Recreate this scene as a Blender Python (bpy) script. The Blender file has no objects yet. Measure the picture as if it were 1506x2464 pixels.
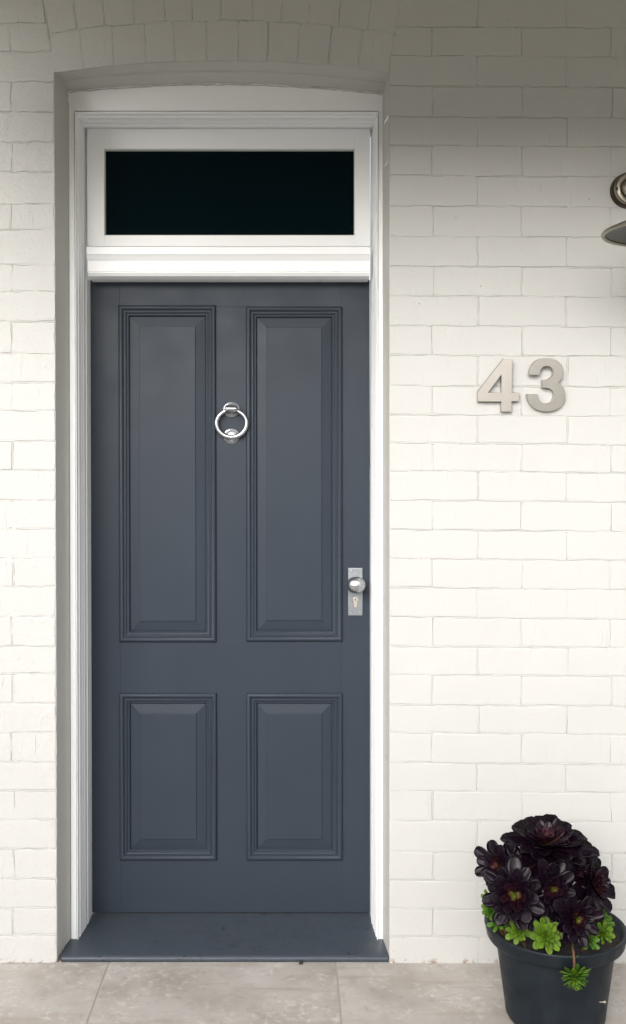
import bpy, bmesh, math, random
from mathutils import Vector, Matrix
R = math.radians
random.seed(43)
scn = bpy.context.scene
col = scn.collection

# ------------------------------------------------------------------ camera, sky, sun, exposure
CX, CY, S, D = 700.0, 1120.0, 0.0012, 3.0          # principal point (photo units of 1506x2464), metres per unit on the wall, camera distance
CAMZ = (2318 - CY) * S
FLEN = D / S
cam = bpy.data.objects.new('camera', bpy.data.cameras.new('camera'))
col.objects.link(cam)
cam.location = (0, -D, CAMZ)
cam.rotation_euler = (R(90), 0, 0)
cam.data.sensor_fit = 'HORIZONTAL'
cam.data.sensor_width = 36
cam.data.lens = 36 * FLEN / 1506
cam.data.shift_x = (753 - CX) / 1506
cam.data.shift_y = -(1232 - CY) / 1506
cam.data.clip_start = 0.05
cam.data.clip_end = 3000
scn.camera = cam

SUN_EL, SUN_AZ = 28.0, 200.0                       # azimuth clockwise from +Y (the camera looks along +Y)
world = bpy.data.worlds.new('World')
scn.world = world
world.use_nodes = True
nt = world.node_tree
bg = nt.nodes['Background']
sky = nt.nodes.new('ShaderNodeTexSky')
sky.sky_type = 'NISHITA'
sky.sun_disc = False
sky.sun_elevation = R(SUN_EL)
sky.sun_rotation = R(SUN_AZ)
sky.air_density = 1.0
sky.dust_density = 4.0
sky.ozone_density = 1.0
hs = nt.nodes.new('ShaderNodeHueSaturation')       # an overcast sky has little colour of its own
hs.inputs['Saturation'].default_value = 0.22
nt.links.new(sky.outputs[0], hs.inputs['Color'])
nt.links.new(hs.outputs[0], bg.inputs['Color'])
bg.inputs['Strength'].default_value = 0.12

sl = bpy.data.lights.new('sun', 'SUN')
sl.energy = 0.5
sl.angle = R(66)
sl.color = (1.0, 0.985, 0.97)
sun = bpy.data.objects.new('sun', sl)
col.objects.link(sun)
sd = Vector((math.sin(R(SUN_AZ)) * math.cos(R(SUN_EL)), math.cos(R(SUN_AZ)) * math.cos(R(SUN_EL)), math.sin(R(SUN_EL))))
sun.rotation_euler = sd.to_track_quat('Z', 'Y').to_euler()
sun.location = sd * 20

vs = scn.view_settings
vs.view_transform = 'Standard'
vs.look = 'None'
vs.exposure = 1.38
vs.gamma = 1.0
vs.use_curve_mapping = False

# ------------------------------------------------------------------ helpers
def P(px, py, Y=0.0):
    k = S * (D + Y) / D
    return Vector(((px - CX) * k, Y, CAMZ - (py - CY) * k))

def off_plumb(v):
    """the left side of the old doorway leans a few millimetres"""
    px = v.x / S + CX
    t = max(-0.1, min(1.05, (2.54 - v.z) / 2.5))
    return Vector((v.x + 6 * S * t * max(0.0, min(1.0, (900 - px) / 770)), v.y, v.z))

def link(o, parent=None):
    col.objects.link(o)
    if parent is not None:
        o.parent = parent
    return o

def obj(name, verts, faces, mat, parent=None, loc=None, smooth=None, lean=False, uvs=None):
    vs_ = [Vector(v) for v in verts]
    if lean:
        vs_ = [off_plumb(v) for v in vs_]
    if loc == 'centre':
        c = sum(vs_, Vector()) / len(vs_)
        loc = c
        vs_ = [v - c for v in vs_]
    me = bpy.data.meshes.new(name)
    me.from_pydata([tuple(v) for v in vs_], [], faces)
    bm = bmesh.new(); bm.from_mesh(me)
    bmesh.ops.recalc_face_normals(bm, faces=bm.faces[:])
    bm.to_mesh(me); bm.free()
    if mat is not None:
        me.materials.append(mat)
    if smooth is not None:
        me.polygons.foreach_set('use_smooth', [True] * len(me.polygons))
        me.set_sharp_from_angle(angle=R(smooth))
    me.update()
    o = bpy.data.objects.new(name, me)
    if loc is not None:
        o.location = loc
    return link(o, parent)

def empty(name, loc=(0, 0, 0), parent=None):
    o = bpy.data.objects.new(name, None)
    o.empty_display_size = 0.05
    o.location = loc
    return link(o, parent)

def tag(o, label=None, cat=None, group=None, kind=None):
    if label: o['label'] = label
    if cat: o['category'] = cat
    if group: o['group'] = group
    if kind: o['kind'] = kind
    return o

class MB:
    def __init__(self): self.v = []; self.f = []
    def add(self, verts, faces):
        n = len(self.v); self.v += [Vector(v) for v in verts]; self.f += [[i + n for i in f] for f in faces]
    def box(self, a, b, bev=0.0):
        x0, y0, z0 = a; x1, y1, z1 = b
        if bev <= 0:
            self.add([(x0,y0,z0),(x1,y0,z0),(x1,y1,z0),(x0,y1,z0),(x0,y0,z1),(x1,y0,z1),(x1,y1,z1),(x0,y1,z1)],
                     [(0,1,2,3),(4,5,6,7),(0,1,5,4),(1,2,6,5),(2,3,7,6),(3,0,4,7)])
            return
        bm = bmesh.new()
        bmesh.ops.create_cube(bm, size=1)
        for v in bm.verts:
            v.co = Vector(((x0+x1)/2 + v.co.x*(x1-x0), (y0+y1)/2 + v.co.y*(y1-y0), (z0+z1)/2 + v.co.z*(z1-z0)))
        bmesh.ops.bevel(bm, geom=bm.edges[:], offset=bev, segments=2, affect='EDGES', profile=0.6)
        bm.verts.index_update()
        self.add([v.co.copy() for v in bm.verts], [[v.index for v in f.verts] for f in bm.faces])
        bm.free()
    def lathe(self, prof, M=None, seg=32):
        """prof: (radius, height) revolved round local Z"""
        M = M or Matrix()
        vs_ = []; fs = []
        for r, h in prof:
            for k in range(seg):
                a = 2 * math.pi * k / seg
                vs_.append(M @ Vector((r * math.cos(a), r * math.sin(a), h)))
        for i in range(len(prof) - 1):
            for k in range(seg):
                k2 = (k + 1) % seg
                fs.append((i*seg+k, i*seg+k2, (i+1)*seg+k2, (i+1)*seg+k))
        if prof[0][0] > 1e-6: fs.append(tuple(range(seg)))
        if prof[-1][0] > 1e-6: fs.append(tuple((len(prof)-1)*seg + k for k in range(seg)))
        self.add(vs_, fs)
    def tube(self, pts, rad, seg=12, closed=False):
        n = len(pts); pts = [Vector(p) for p in pts]
        rads = rad if isinstance(rad, (list, tuple)) else [rad] * n
        vs_ = []; fs = []; ref = None
        for i, p in enumerate(pts):
            a = pts[(i-1) % n] if closed else pts[max(0, i-1)]
            b = pts[(i+1) % n] if closed else pts[min(n-1, i+1)]
            t = (b - a).normalized()
            if ref is None: ref = t.orthogonal().normalized()
            ref = (ref - t * ref.dot(t)).normalized()
            w = t.cross(ref)
            for k in range(seg):
                an = 2 * math.pi * k / seg
                vs_.append(p + (ref * math.cos(an) + w * math.sin(an)) * rads[i])
        for i in range(n if closed else n - 1):
            j = (i + 1) % n
            for k in range(seg):
                k2 = (k + 1) % seg
                fs.append((i*seg+k, i*seg+k2, j*seg+k2, j*seg+k))
        if not closed:
            fs.append(tuple(range(seg))); fs.append(tuple((n-1)*seg + k for k in range(seg)))
        self.add(vs_, fs)
    def build(self, name, mat, parent=None, **kw):
        return obj(name, self.v, self.f, mat, parent, **kw)

def facing(loc, dirv):
    """matrix whose local Z points along dirv"""
    return Matrix.Translation(loc) @ Vector(dirv).to_track_quat('Z', 'Y').to_matrix().to_4x4()

# ------------------------------------------------------------------ materials
def mat_new(name, base, rough=0.5, metal=0.0, spec=0.5):
    m = bpy.data.materials.new(name); m.use_nodes = True
    b = m.node_tree.nodes['Principled BSDF']
    b.inputs['Base Color'].default_value = (*base, 1)
    b.inputs['Roughness'].default_value = rough
    b.inputs['Metallic'].default_value = metal
    b.inputs['Specular IOR Level'].default_value = spec
    return m, m.node_tree, b

def nd(t, kind, **kw):
    n = t.nodes.new(kind)
    for k, v in kw.items():
        if k in n.inputs: n.inputs[k].default_value = v
        else: setattr(n, k, v)
    return n

def noise(t, vec, scale, detail=4, rough=0.55):
    n = nd(t, 'ShaderNodeTexNoise', Scale=scale, Detail=detail, Roughness=rough)
    t.links.new(vec, n.inputs['Vector'])
    return n.outputs['Fac']

def ramp(t, fac, stops):
    n = nd(t, 'ShaderNodeValToRGB')
    e = n.color_ramp.elements
    while len(e) < len(stops): e.new(0.5)
    for el, (p, c) in zip(e, stops):
        el.position = p
        el.color = (*c, 1) if isinstance(c, tuple) else (c, c, c, 1)
    t.links.new(fac, n.inputs['Fac'])
    return n.outputs['Color']

def math_(t, op, a, b=None, clamp=False):
    n = nd(t, 'ShaderNodeMath', operation=op, use_clamp=clamp)
    for i, x in enumerate((a, b)):
        if x is None: continue
        if isinstance(x, (int, float)): n.inputs[i].default_value = x
        else: t.links.new(x, n.inputs[i])
    return n.outputs[0]

def mix(t, fac, a, b):
    n = nd(t, 'ShaderNodeMix', data_type='RGBA')
    for sock, x in ((n.inputs[0], fac), (n.inputs[6], a), (n.inputs[7], b)):
        if isinstance(x, (int, float)): sock.default_value = x
        elif isinstance(x, tuple): sock.default_value = (*x, 1)
        else: t.links.new(x, sock)
    return n.outputs[2]

def bump(t, bsdf, height, strength, dist, prev=None):
    n = nd(t, 'ShaderNodeBump', Strength=strength, Distance=dist)
    t.links.new(height, n.inputs['Height'])
    if prev is not None: t.links.new(prev, n.inputs['Normal'])
    t.links.new(n.outputs[0], bsdf.inputs['Normal'])
    return n.outputs[0]

def position(t):
    return nd(t, 'ShaderNodeNewGeometry').outputs['Position']

def wall_paint(name, base, rough_relief=1.0):
    m, t, b = mat_new(name, base, 0.62, spec=0.35)
    p = position(t)
    big = noise(t, p, 3.0, 3)
    fine = noise(t, p, 260, 5, 0.6)
    mid = noise(t, p, 55, 4, 0.6)
    c = mix(t, ramp(t, big, [(0.3, 0.0), (0.7, 1.0)]), tuple(x * 0.965 for x in base), base)
    # pin holes and specks of missing paint
    v = nd(t, 'ShaderNodeTexVoronoi', Scale=26.0, Randomness=1.0)
    t.links.new(p, v.inputs['Vector'])
    pit = ramp(t, v.outputs['Distance'], [(0.028, 1.0), (0.05, 0.0)])
    pick = ramp(t, noise(t, p, 9.0, 2), [(0.56, 0.0), (0.6, 1.0)])
    pit = math_(t, 'MULTIPLY', pit, pick)
    c = mix(t, pit, c, (0.2, 0.185, 0.16))
    # worn, dirty foot of the wall
    sx = nd(t, 'ShaderNodeSeparateXYZ'); t.links.new(p, sx.inputs[0])
    foot = ramp(t, math_(t, 'MULTIPLY', sx.outputs['Z'], 20.0), [(0.05, 1.0), (0.35, 0.0)])
    chips = ramp(t, noise(t, p, 45, 5, 0.7), [(0.5, 0.0), (0.6, 0.85)])
    c = mix(t, math_(t, 'MULTIPLY', foot, chips), c, (0.2, 0.12, 0.08))
    near = ramp(t, math_(t, 'MULTIPLY', sx.outputs['Z'], 4.0), [(0.0, 0.10), (0.6, 0.0)])
    speck = ramp(t, math_(t, 'ADD', noise(t, p, 130, 3), near), [(0.72, 0.0), (0.80, 0.4)])
    c = mix(t, speck, c, (0.26, 0.22, 0.17))
    t.links.new(c, b.inputs['Base Color'])
    h = math_(t, 'ADD', math_(t, 'MULTIPLY', fine, 0.35), mid)
    mp = nd(t, 'ShaderNodeMapping'); mp.inputs['Scale'].default_value = (70, 70, 9)
    t.links.new(p, mp.inputs['Vector'])
    sag = ramp(t, noise(t, mp.outputs[0], 1.0, 3), [(0.60, 0.0), (0.70, 1.0)])
    sag = math_(t, 'MULTIPLY', sag, ramp(t, noise(t, p, 6, 2), [(0.5, 0.0), (0.62, 1.0)]))
    lumps = ramp(t, noise(t, p, 120, 3, 0.7), [(0.6, 0.0), (0.75, 1.0)])
    n1 = bump(t, b, h, 0.55 * rough_relief, 0.0022)
    n2 = bump(t, b, lumps, 0.45 * rough_relief, 0.0012, n1)
    n3 = bump(t, b, sag, 0.5 * rough_relief, 0.0016, n2)
    bump(t, b, math_(t, 'SUBTRACT', 1.0, pit), 0.6, 0.002, n3)
    return m

WALL = (0.45, 0.446, 0.428)
M_brick = wall_paint('painted_brick', WALL, 1.0)
M_brick_rough = wall_paint('painted_rough_brick', WALL, 1.7)
M_mortar = wall_paint('painted_mortar', WALL, 1.3)
M_reveal = wall_paint('painted_render', (0.50, 0.49, 0.455), 0.5)

def gloss_paint(name, base, rough, var=0.05, relief=0.10, grain=False, spec=0.5):
    m, t, b = mat_new(name, base, rough, spec=spec)
    p = position(t)
    n = noise(t, p, 5, 4)
    c = mix(t, n, tuple(x * (1 - var) for x in base), tuple(x * (1 + var) for x in base))
    t.links.new(c, b.inputs['Base Color'])
    rr = ramp(t, noise(t, p, 11, 5), [(0.3, max(0.0, rough - 0.05)), (0.7, rough + 0.07)])
    t.links.new(rr, b.inputs['Roughness'])
    mp = nd(t, 'ShaderNodeMapping'); mp.inputs['Scale'].default_value = (900, 900, 40) if grain else (350, 350, 350)
    t.links.new(p, mp.inputs['Vector'])
    n1 = bump(t, b, noise(t, mp.outputs[0], 1.0, 3), relief, 0.0006)
    m2 = nd(t, 'ShaderNodeMapping'); m2.inputs['Scale'].default_value = (160, 160, 7)
    t.links.new(p, m2.inputs['Vector'])
    bump(t, b, noise(t, m2.outputs[0], 1.0, 4), 0.10, 0.0010, n1)
    return m

M_trim = gloss_paint('white_gloss_paint', (0.83, 0.84, 0.84), 0.38, 0.012, 0.06)
M_door = gloss_paint('slate_blue_paint', (0.0235, 0.0315, 0.0435), 0.42, 0.10, 0.10, grain=True, spec=0.22)

def make_sill_mat():
    base = (0.040, 0.050, 0.064)
    m, t, b = mat_new('sill_paint', base, 0.36, spec=0.3)
    p = position(t)
    spots = ramp(t, noise(t, p, 70, 4, 0.6), [(0.61, 0.0), (0.65, 0.9)])
    pick = ramp(t, noise(t, p, 9, 2), [(0.45, 0.0), (0.58, 1.0)])
    dust = ramp(t, noise(t, p, 14, 6, 0.7), [(0.45, 0.0), (0.8, 0.35)])
    c = mix(t, dust, base, (0.06, 0.065, 0.07))
    c = mix(t, math_(t, 'MULTIPLY', spots, pick), c, (0.012, 0.012, 0.012))
    t.links.new(c, b.inputs['Base Color'])
    t.links.new(ramp(t, noise(t, p, 18, 5), [(0.3, 0.3), (0.7, 0.5)]), b.inputs['Roughness'])
    bump(t, b, noise(t, p, 200, 3), 0.12, 0.0008)
    return m
M_sill = make_sill_mat()

def make_tile_mat():
    m, t, b = mat_new('stone_look_tile', (0.4, 0.37, 0.34), 0.55)
    p = position(t)
    oi = nd(t, 'ShaderNodeObjectInfo')
    ad = nd(t, 'ShaderNodeVectorMath', operation='ADD')
    sc = nd(t, 'ShaderNodeVectorMath', operation='SCALE'); sc.inputs['Scale'].default_value = 1.0
    cmb = nd(t, 'ShaderNodeCombineXYZ')
    t.links.new(math_(t, 'MULTIPLY', oi.outputs['Random'], 37.0), cmb.inputs[0])
    t.links.new(math_(t, 'MULTIPLY', oi.outputs['Random'], 11.0), cmb.inputs[2])
    t.links.new(p, ad.inputs[0]); t.links.new(cmb.outputs[0], ad.inputs[1])
    q = ad.outputs[0]
    cloud = noise(t, q, 5.5, 7, 0.62)
    c = ramp(t, cloud, [(0.3, (0.27, 0.240, 0.210)), (0.5, (0.36, 0.332, 0.302)), (0.72, (0.42, 0.398, 0.370))])
    fleck = ramp(t, noise(t, q, 48, 6, 0.7), [(0.52, 0.0), (0.66, 0.75)])
    zone = ramp(t, noise(t, q, 8, 3), [(0.42, 0.0), (0.6, 1.0)])
    c = mix(t, math_(t, 'MULTIPLY', fleck, zone), c, (0.54, 0.515, 0.48))
    dark = ramp(t, noise(t, q, 30, 6, 0.7), [(0.3, 0.55), (0.45, 0.0)])
    c = mix(t, dark, c, (0.22, 0.203, 0.18))
    mp = nd(t, 'ShaderNodeMapping'); mp.inputs['Scale'].default_value = (2.2, 20, 1)
    t.links.new(q, mp.inputs['Vector'])
    streak = ramp(t, noise(t, mp.outputs[0], 1.5, 5), [(0.58, 0.0), (0.72, 0.5)])
    c = mix(t, streak, c, (0.275, 0.229, 0.19))
    t.links.new(c, b.inputs['Base Color'])
    t.links.new(ramp(t, cloud, [(0.3, 0.42), (0.7, 0.62)]), b.inputs['Roughness'])
    bump(t, b, noise(t, q, 60, 6, 0.65), 0.2, 0.0012)
    return m
M_tile = make_tile_mat()
M_grout, t_, b_ = mat_new('grout', (0.33, 0.295, 0.25), 0.9)
bump(t_, b_, noise(t_, position(t_), 300, 4), 0.5, 0.001)

def metal(name, base, rough, stretch=(60, 60, 900), rel=0.12):
    m, t, b = mat_new(name, base, rough, 1.0)
    tc = nd(t, 'ShaderNodeTexCoord')
    mp = nd(t, 'ShaderNodeMapping'); mp.inputs['Scale'].default_value = stretch
    t.links.new(tc.outputs['Object'], mp.inputs['Vector'])
    n = noise(t, mp.outputs[0], 1.0, 4)
    t.links.new(ramp(t, n, [(0.3, max(0.02, rough - 0.08)), (0.7, rough + 0.1)]), b.inputs['Roughness'])
    bump(t, b, n, rel, 0.0004)
    return m
M_chrome = metal('satin_chrome', (0.47, 0.48, 0.50), 0.28, (400, 400, 400), 0.05)
M_plate = metal('brushed_steel_plate', (0.36, 0.38, 0.40), 0.34, (900, 200, 60), 0.1)
M_nickel = metal('brushed_nickel', (0.47, 0.44, 0.395), 0.36, (80, 2500, 2500), 0.02)
M_brass = metal('aged_brass', (0.29, 0.27, 0.225), 0.36, (120, 120, 120), 0.10)
M_brassdark = metal('blackened_brass', (0.06, 0.045, 0.03), 0.4, (120, 120, 120), 0.10)
M_cyl = metal('nickel_silver', (0.80, 0.72, 0.62), 0.3, (300, 300, 300), 0.05)
M_shadein, _, _ = mat_new('dark_enamel', (0.06, 0.065, 0.055), 0.4)
M_black, _, _ = mat_new('keyhole_black', (0.004, 0.004, 0.004), 0.8)
M_glass, _, _ = mat_new('unlit_hall_glass', (0.0006, 0.0050, 0.0072), 0.03, spec=0.05)  # near-black base paints in the dark hall behind the pane
M_bulb, _, _ = mat_new('frosted_bulb', (0.6, 0.6, 0.58), 0.35)

# ------------------------------------------------------------------ the setting: ground, porch floor, ceiling
def sheet(name, x0, x1, y0, y1, z, mat, kind='structure'):
    o = obj(name, [(x0,y0,z),(x1,y0,z),(x1,y1,z),(x0,y1,z)], [(0,1,2,3)], mat)
    return tag(o, kind=kind)

M_soil, t_, b_ = mat_new('garden_ground', (0.10, 0.11, 0.06), 0.95)
cc = ramp(t_, noise(t_, position(t_), 0.6, 6), [(0.35, (0.22, 0.21, 0.17)), (0.65, (0.34, 0.32, 0.28))])
t_.links.new(cc, b_.inputs['Base Color'])
sheet('ground', -900, 900, -900, 900, -0.16, M_soil)

M_conc, t_, b_ = mat_new('concrete_path', (0.36, 0.35, 0.33), 0.85)
cc = ramp(t_, noise(t_, position(t_), 6, 7), [(0.3, (0.40, 0.39, 0.37)), (0.7, (0.52, 0.51, 0.49))])
t_.links.new(cc, b_.inputs['Base Color'])
pm = MB(); pm.box((-8.9, -6.9, -0.155), (8.9, -2.62, -0.10)); tag(pm.build('path', M_conc), kind='structure')  # unseen paving, made wide and pale to bounce light up the wall

floor = MB()
floor.box((-3.2, -2.62, -0.157), (2.4, 0.30, -0.0014))
floor = tag(floor.build('porch_floor', M_grout), kind='structure')
TW, TX0 = 0.656, -0.525
tile_i = 0
for r_, (ty1, ty0) in enumerate(((0.12, -0.535), (-0.535, -1.19), (-1.19, -1.845), (-1.845, -2.60))):
    for c_ in range(-4, 4):
        x0 = TX0 + c_ * TW; x1 = x0 + TW
        g = 0.0028
        m_ = MB()
        dz = random.uniform(-0.0003, 0.0003)
        m_.box((max(-3.2, x0 + g), ty0 + g, -0.012), (min(2.4, x1 - g), ty1 - g, dz), 0.0012)
        m_.build('tile', M_tile, floor, loc='centre')

M_ceil, _, _ = mat_new('ceiling_paint', (0.80, 0.77, 0.66), 0.7)
CEIL_Z = CAMZ + (CY + 95) * S
ceil = MB()
ROOF_X0, ROOF_X1, ROOF_Y = -1.3, 2.4, -1.0
ceil.box((ROOF_X0, ROOF_Y, CEIL_Z), (ROOF_X1, 0.34, CEIL_Z + 0.12))
ceil.box((ROOF_X0, ROOF_Y - 0.06, 2.435), (ROOF_X1, ROOF_Y, CEIL_Z + 0.14))   # unseen fascia beam, dropped low to keep the glass reflection dark
tag(ceil.build('ceiling', M_ceil), kind='structure')
M_lightblock, _, _ = mat_new('light_block_render', (0.52, 0.51, 0.49), 0.8)
gw = MB()  # added wall behind the camera, shades the foot of the brickwork
gw.box((-9, -7.2, -0.158), (9, -7.0, 2.05)); gw.box((-9, -7.24, 2.052), (9, -6.96, 2.11))
tag(gw.build('light_block_wall', M_lightblock), kind='structure')

# ------------------------------------------------------------------ brick wall with arched doorway
wall = empty('brick_wall')
tag(wall, 'white painted brick wall with arched doorway and house number', 'wall')

def yf(x): return 147 + (x - 533) ** 2 / (2 * 2900)      # front arch edge
def ym(x): return 173 + (x - 515) ** 2 / (2 * 3050)
def yb(x): return 204 + (x - 520) ** 2 / (2 * 3388)      # back arch edge

def smooth_loop(poly, counts, jit, chop):
    """subdivide a px polygon, cut its corners, jitter its outline"""
    n = len(poly); out = []
    for i in range(n):
        a = Vector(poly[i]); b = Vector(poly[(i + 1) % n])
        L = (b - a).length
        d = (b - a) / L; nn = Vector((d.y, -d.x))
        ch = min(chop, L * 0.3); k = counts[i]
        for j in range(k + 1):
            out.append(a + d * (ch + (L - 2 * ch) * j / k) + nn * random.uniform(-jit, jit))
    return out

def shrink_poly(poly, d):
    """offset a convex px polygon inwards by d"""
    n = len(poly); P2 = [Vector(p) for p in poly]
    area = sum(P2[i].x * P2[(i+1) % n].y - P2[(i+1) % n].x * P2[i].y for i in range(n))
    sg = 1 if area > 0 else -1
    lines = []
    for i in range(n):
        a, b = P2[i], P2[(i+1) % n]
        dd = (b - a).normalized(); nn = Vector((-dd.y, dd.x)) * sg
        lines.append((a + nn * (d[i] if isinstance(d, (list, tuple)) else d), dd))
    out = []
    for i in range(n):
        (p, u), (q, w) = lines[i-1], lines[i]
        den = u.x * w.y - u.y * w.x
        if abs(den) < 1e-9: out.append(q); continue
        s_ = ((q - p).x * w.y - (q - p).y * w.x) / den
        out.append(p + u * s_)
    return out

def brick_geo(poly, jit=0.6, gap=2.3, fine=True):
    pl = shrink_poly(poly, [random.uniform(0.45, 1.0) * gap for _ in poly])
    proud = random.uniform(-0.0006, 0.0005)
    tx, tz = random.uniform(-0.004, 0.004), random.uniform(-0.008, 0.008)
    cxp = sum(p.x for p in pl) / len(pl); cyp = sum(p.y for p in pl) / len(pl)
    def yy(p, base): return base + proud + tx * (p.x - cxp) * S + tz * (p.y - cyp) * S
    step = 16 if fine else 60
    cnt = [max(1, int((pl[(i + 1) % len(pl)] - pl[i]).length / step)) for i in range(len(pl))]
    loop = smooth_loop(pl, cnt, jit if fine else 0.3, 2.2)
    n = len(loop)
    l2 = smooth_loop(shrink_poly(pl, 1.6), cnt, 0.25, 1.8); l3 = smooth_loop(shrink_poly(pl, 2.6), cnt, 0, 1.2); l4 = smooth_loop(shrink_poly(pl, 4.5), cnt, 0, 0.9)
    strong = 0.45 + 0.6 * max(0.0, min(1.0, (cyp - 300) / 1100))
    dep = []
    for i in range(len(pl)):
        e = pl[(i + 1) % len(pl)] - pl[i]
        dmax = random.choice((0.25, 0.6, 0.9, 1.1, 1.2)) * (random.uniform(0.0003, 0.0016) if abs(e.x) > abs(e.y) else random.uniform(0.0002, 0.0013)) * strong
        ph = random.uniform(0, 6)
        for j in range(cnt[i] + 1): dep.append(min(0.0022, max(0.0, dmax * (0.75 + 0.5 * math.sin(ph + j * 0.8)))))
    vs_ = []
    for li, (lp, base) in enumerate(((loop, 0.0085), (loop, None), (l2, None), (l3, 0.0), (l4, 0.0))):
        for q_, p in enumerate(lp):
            v = P(p.x, p.y, 0.0)
            v.y = yy(p, base if base is not None else (dep[q_] if li == 1 else dep[q_] * 0.25)); vs_.append(v)
    fs = []
    for q in range(4):
        for i in range(n):
            j = (i + 1) % n
            fs.append((q*n+i, q*n+j, (q+1)*n+j, (q+1)*n+i))
    fs.append(tuple(4*n + i for i in range(n)))
    return vs_, fs

far_bricks = MB()
n_brick = [0]
def brick(poly, name='brick', rough=False):
    xs = [p[0] for p in poly]; ys = [p[1] for p in poly]
    if max(xs) < 2 or min(xs) > 1504 or max(ys) < 4:
        v, f = brick_geo(poly, fine=False); far_bricks.add(v, f); return
    v, f = brick_geo(poly, 1.5 if rough else 0.6)
    obj(name, v, f, M_brick_rough if rough else M_brick, wall, loc='centre', smooth=50, lean=True)
    n_brick[0] += 1

beads = MB()
def bead(a, b, w=1.9, crest=0.0004):
    """a raised, slightly wavy mortar bead between two bricks, from px a to px b"""
    a = Vector(a); b = Vector(b); L = (b - a).length
    if L < 6: return
    d = (b - a) / L; nn = Vector((-d.y, d.x))
    k = max(1, int(L / 18))
    vs_ = []
    ph = random.uniform(0, 9)
    for i in range(k + 1):
        c = a + d * (L * i / k) + nn * (0.7 * math.sin(ph + i * 0.9) + random.uniform(-0.35, 0.35))
        w1 = w * random.uniform(0.75, 1.2); cr = crest + random.uniform(-0.0006, 0.0006)
        for o_, y_ in ((-w1, 0.0023), (-w1 * 0.55, cr), (w1 * 0.55, cr), (w1, 0.0023)):
            q = c + nn * o_
            v = P(q.x, q.y, 0); v.y = y_; vs_.append(v)
    fs = []
    for i in range(k):
        for q in range(3):
            fs.append((i*4+q, i*4+q+1, i*4+4+q+1, i*4+4+q))
    beads.add(vs_, fs)

# bed joints (photo units), ground upwards
beds_r = [2319, 2253, 2186, 2117.6, 2049, 1974, 1902.6, 1835, 1763, 1695.5, 1623.5, 1555, 1485, 1413.6, 1344, 1275.5,
          1203.5, 1133.5, 1066, 997.6, 928, 854, 783, 711, 640, 568, 495, 422, 350, 280, 207, 134, 64, -7, -78, -150]
beds_l = [2319, 2250, 2185, 2114, 2043, 1973, 1903, 1833, 1763, 1693, 1622, 1554, 1484, 1412, 1341.6, 1272, 1204.5, 1131.4,
          1061.8, 988.6, 921, 850, 774, 701.4, 637, 553, 491, 414.5, 342.7, 270, 197.6, 125, 56, -14, -85, -155]
XR, XL = 937.0, 131.0
def slope(x): return 4.5 * (x - 940) / 560.0
def skew_l(y): return min(XL, 131 - (175 - y) * 0.153)
def skew_r(y): return max(XR, 936 + (175 - y) * 0.150)
RX1, LX0 = 2160.0, -1100.0
for i in range(len(beds_r) - 1):
    y0, y1 = beds_r[i + 1], beds_r[i]
    full = (i % 2 == 0)                                   # bottom course starts with a full brick
    # real joints found in the photograph
    jx = [1149.0 + 214.7 * k for k in range(0, 6)] if full else [1040.5 + 214.7 * k for k in range(0, 7)]
    edges = [None] + [x + random.uniform(-2.5, 2.5) for x in jx if x < RX1 - 20] + [RX1]
    for a, b in zip(edges[:-1], edges[1:]):
        if a is None:
            if y1 < 174: p = [(skew_r(y0), y0), (b, y0 + slope(b)), (b, y1 + slope(b)), (skew_r(y1), y1)]
            else: p = [(XR, y0), (b, y0 + slope(b)), (b, y1 + slope(b)), (XR, y1)]
        else:
            p = [(a, y0 + slope(a)), (b, y0 + slope(b)), (b, y1 + slope(b)), (a, y1 + slope(a))]
        brick(p)
        if b < RX1: bead((b, y0 + 3 + slope(b)), (b, y1 - 3 + slope(b)), w=2.2, crest=0.0002)
    if i > 0: bead((XR + 2 if y1 > 175 else skew_r(y1) + 3, y1), (RX1, y1 + slope(RX1)))
for i in range(len(beds_l) - 1):
    y0, y1 = beds_l[i + 1], beds_l[i]
    half = (i % 2 == 1) if i < 24 else (i % 2 == 1)
    jx = [26.0 - 214.7 * k for k in range(0, 6)] if half else [-80.0 - 214.7 * k for k in range(0, 5)]
    edges = [None] + [x + random.uniform(-3, 3) for x in jx if x > LX0 + 20] + [LX0]
    for a, b in zip(edges[:-1], edges[1:]):
        if a is None:
            if y1 < 174: p = [(b, y0), (skew_l(y0), y0), (skew_l(y1), y1), (b, y1)]
            else: p = [(b, y0), (XL, y0), (XL, y1), (b, y1)]
        else:
            p = [(b, y0), (a, y0), (a, y1), (b, y1)]
        brick(p, rough=True)
        if b > LX0: bead((b, y0 + 3), (b, y1 - 3), w=2.2, crest=0.0002)
    if i > 0: bead((XL - 2 if y1 > 175 else skew_l(y1) - 3, y1), (LX0, y1))
# two rings of bricks on end over the opening
AX, AR = 533.5, 2750.0
AY = 147 + AR
A0 = math.asin((XL - AX) / AR); A1 = math.asin((XR - AX) / AR)
def apt(r_, a): return (AX + r_ * math.sin(a), AY - r_ * math.cos(a))
for ring, (r0, r1, n_) in enumerate(((AR, AR + 97, 11), (AR + 97, AR + 194, 12))):
    cuts = [A0 + (A1 - A0) * (k + (random.uniform(-0.06, 0.06) if 0 < k < n_ else 0)) / n_ for k in range(n_ + 1)]
    for a, b in zip(cuts[:-1], cuts[1:]):
        brick([apt(r1, a), apt(r1, b), apt(r0, b), apt(r0, a)], 'arch_brick')
    for a in cuts: bead(apt(r1 - 3, a), apt(r0 + 3, a), w=2.2, crest=0.0003)
    if ring == 0:
        for k in range(14): bead(apt(r1, A0 + (A1 - A0) * k / 14), apt(r1, A0 + (A1 - A0) * (k + 1) / 14), w=2.6, crest=-0.0008)
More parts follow.
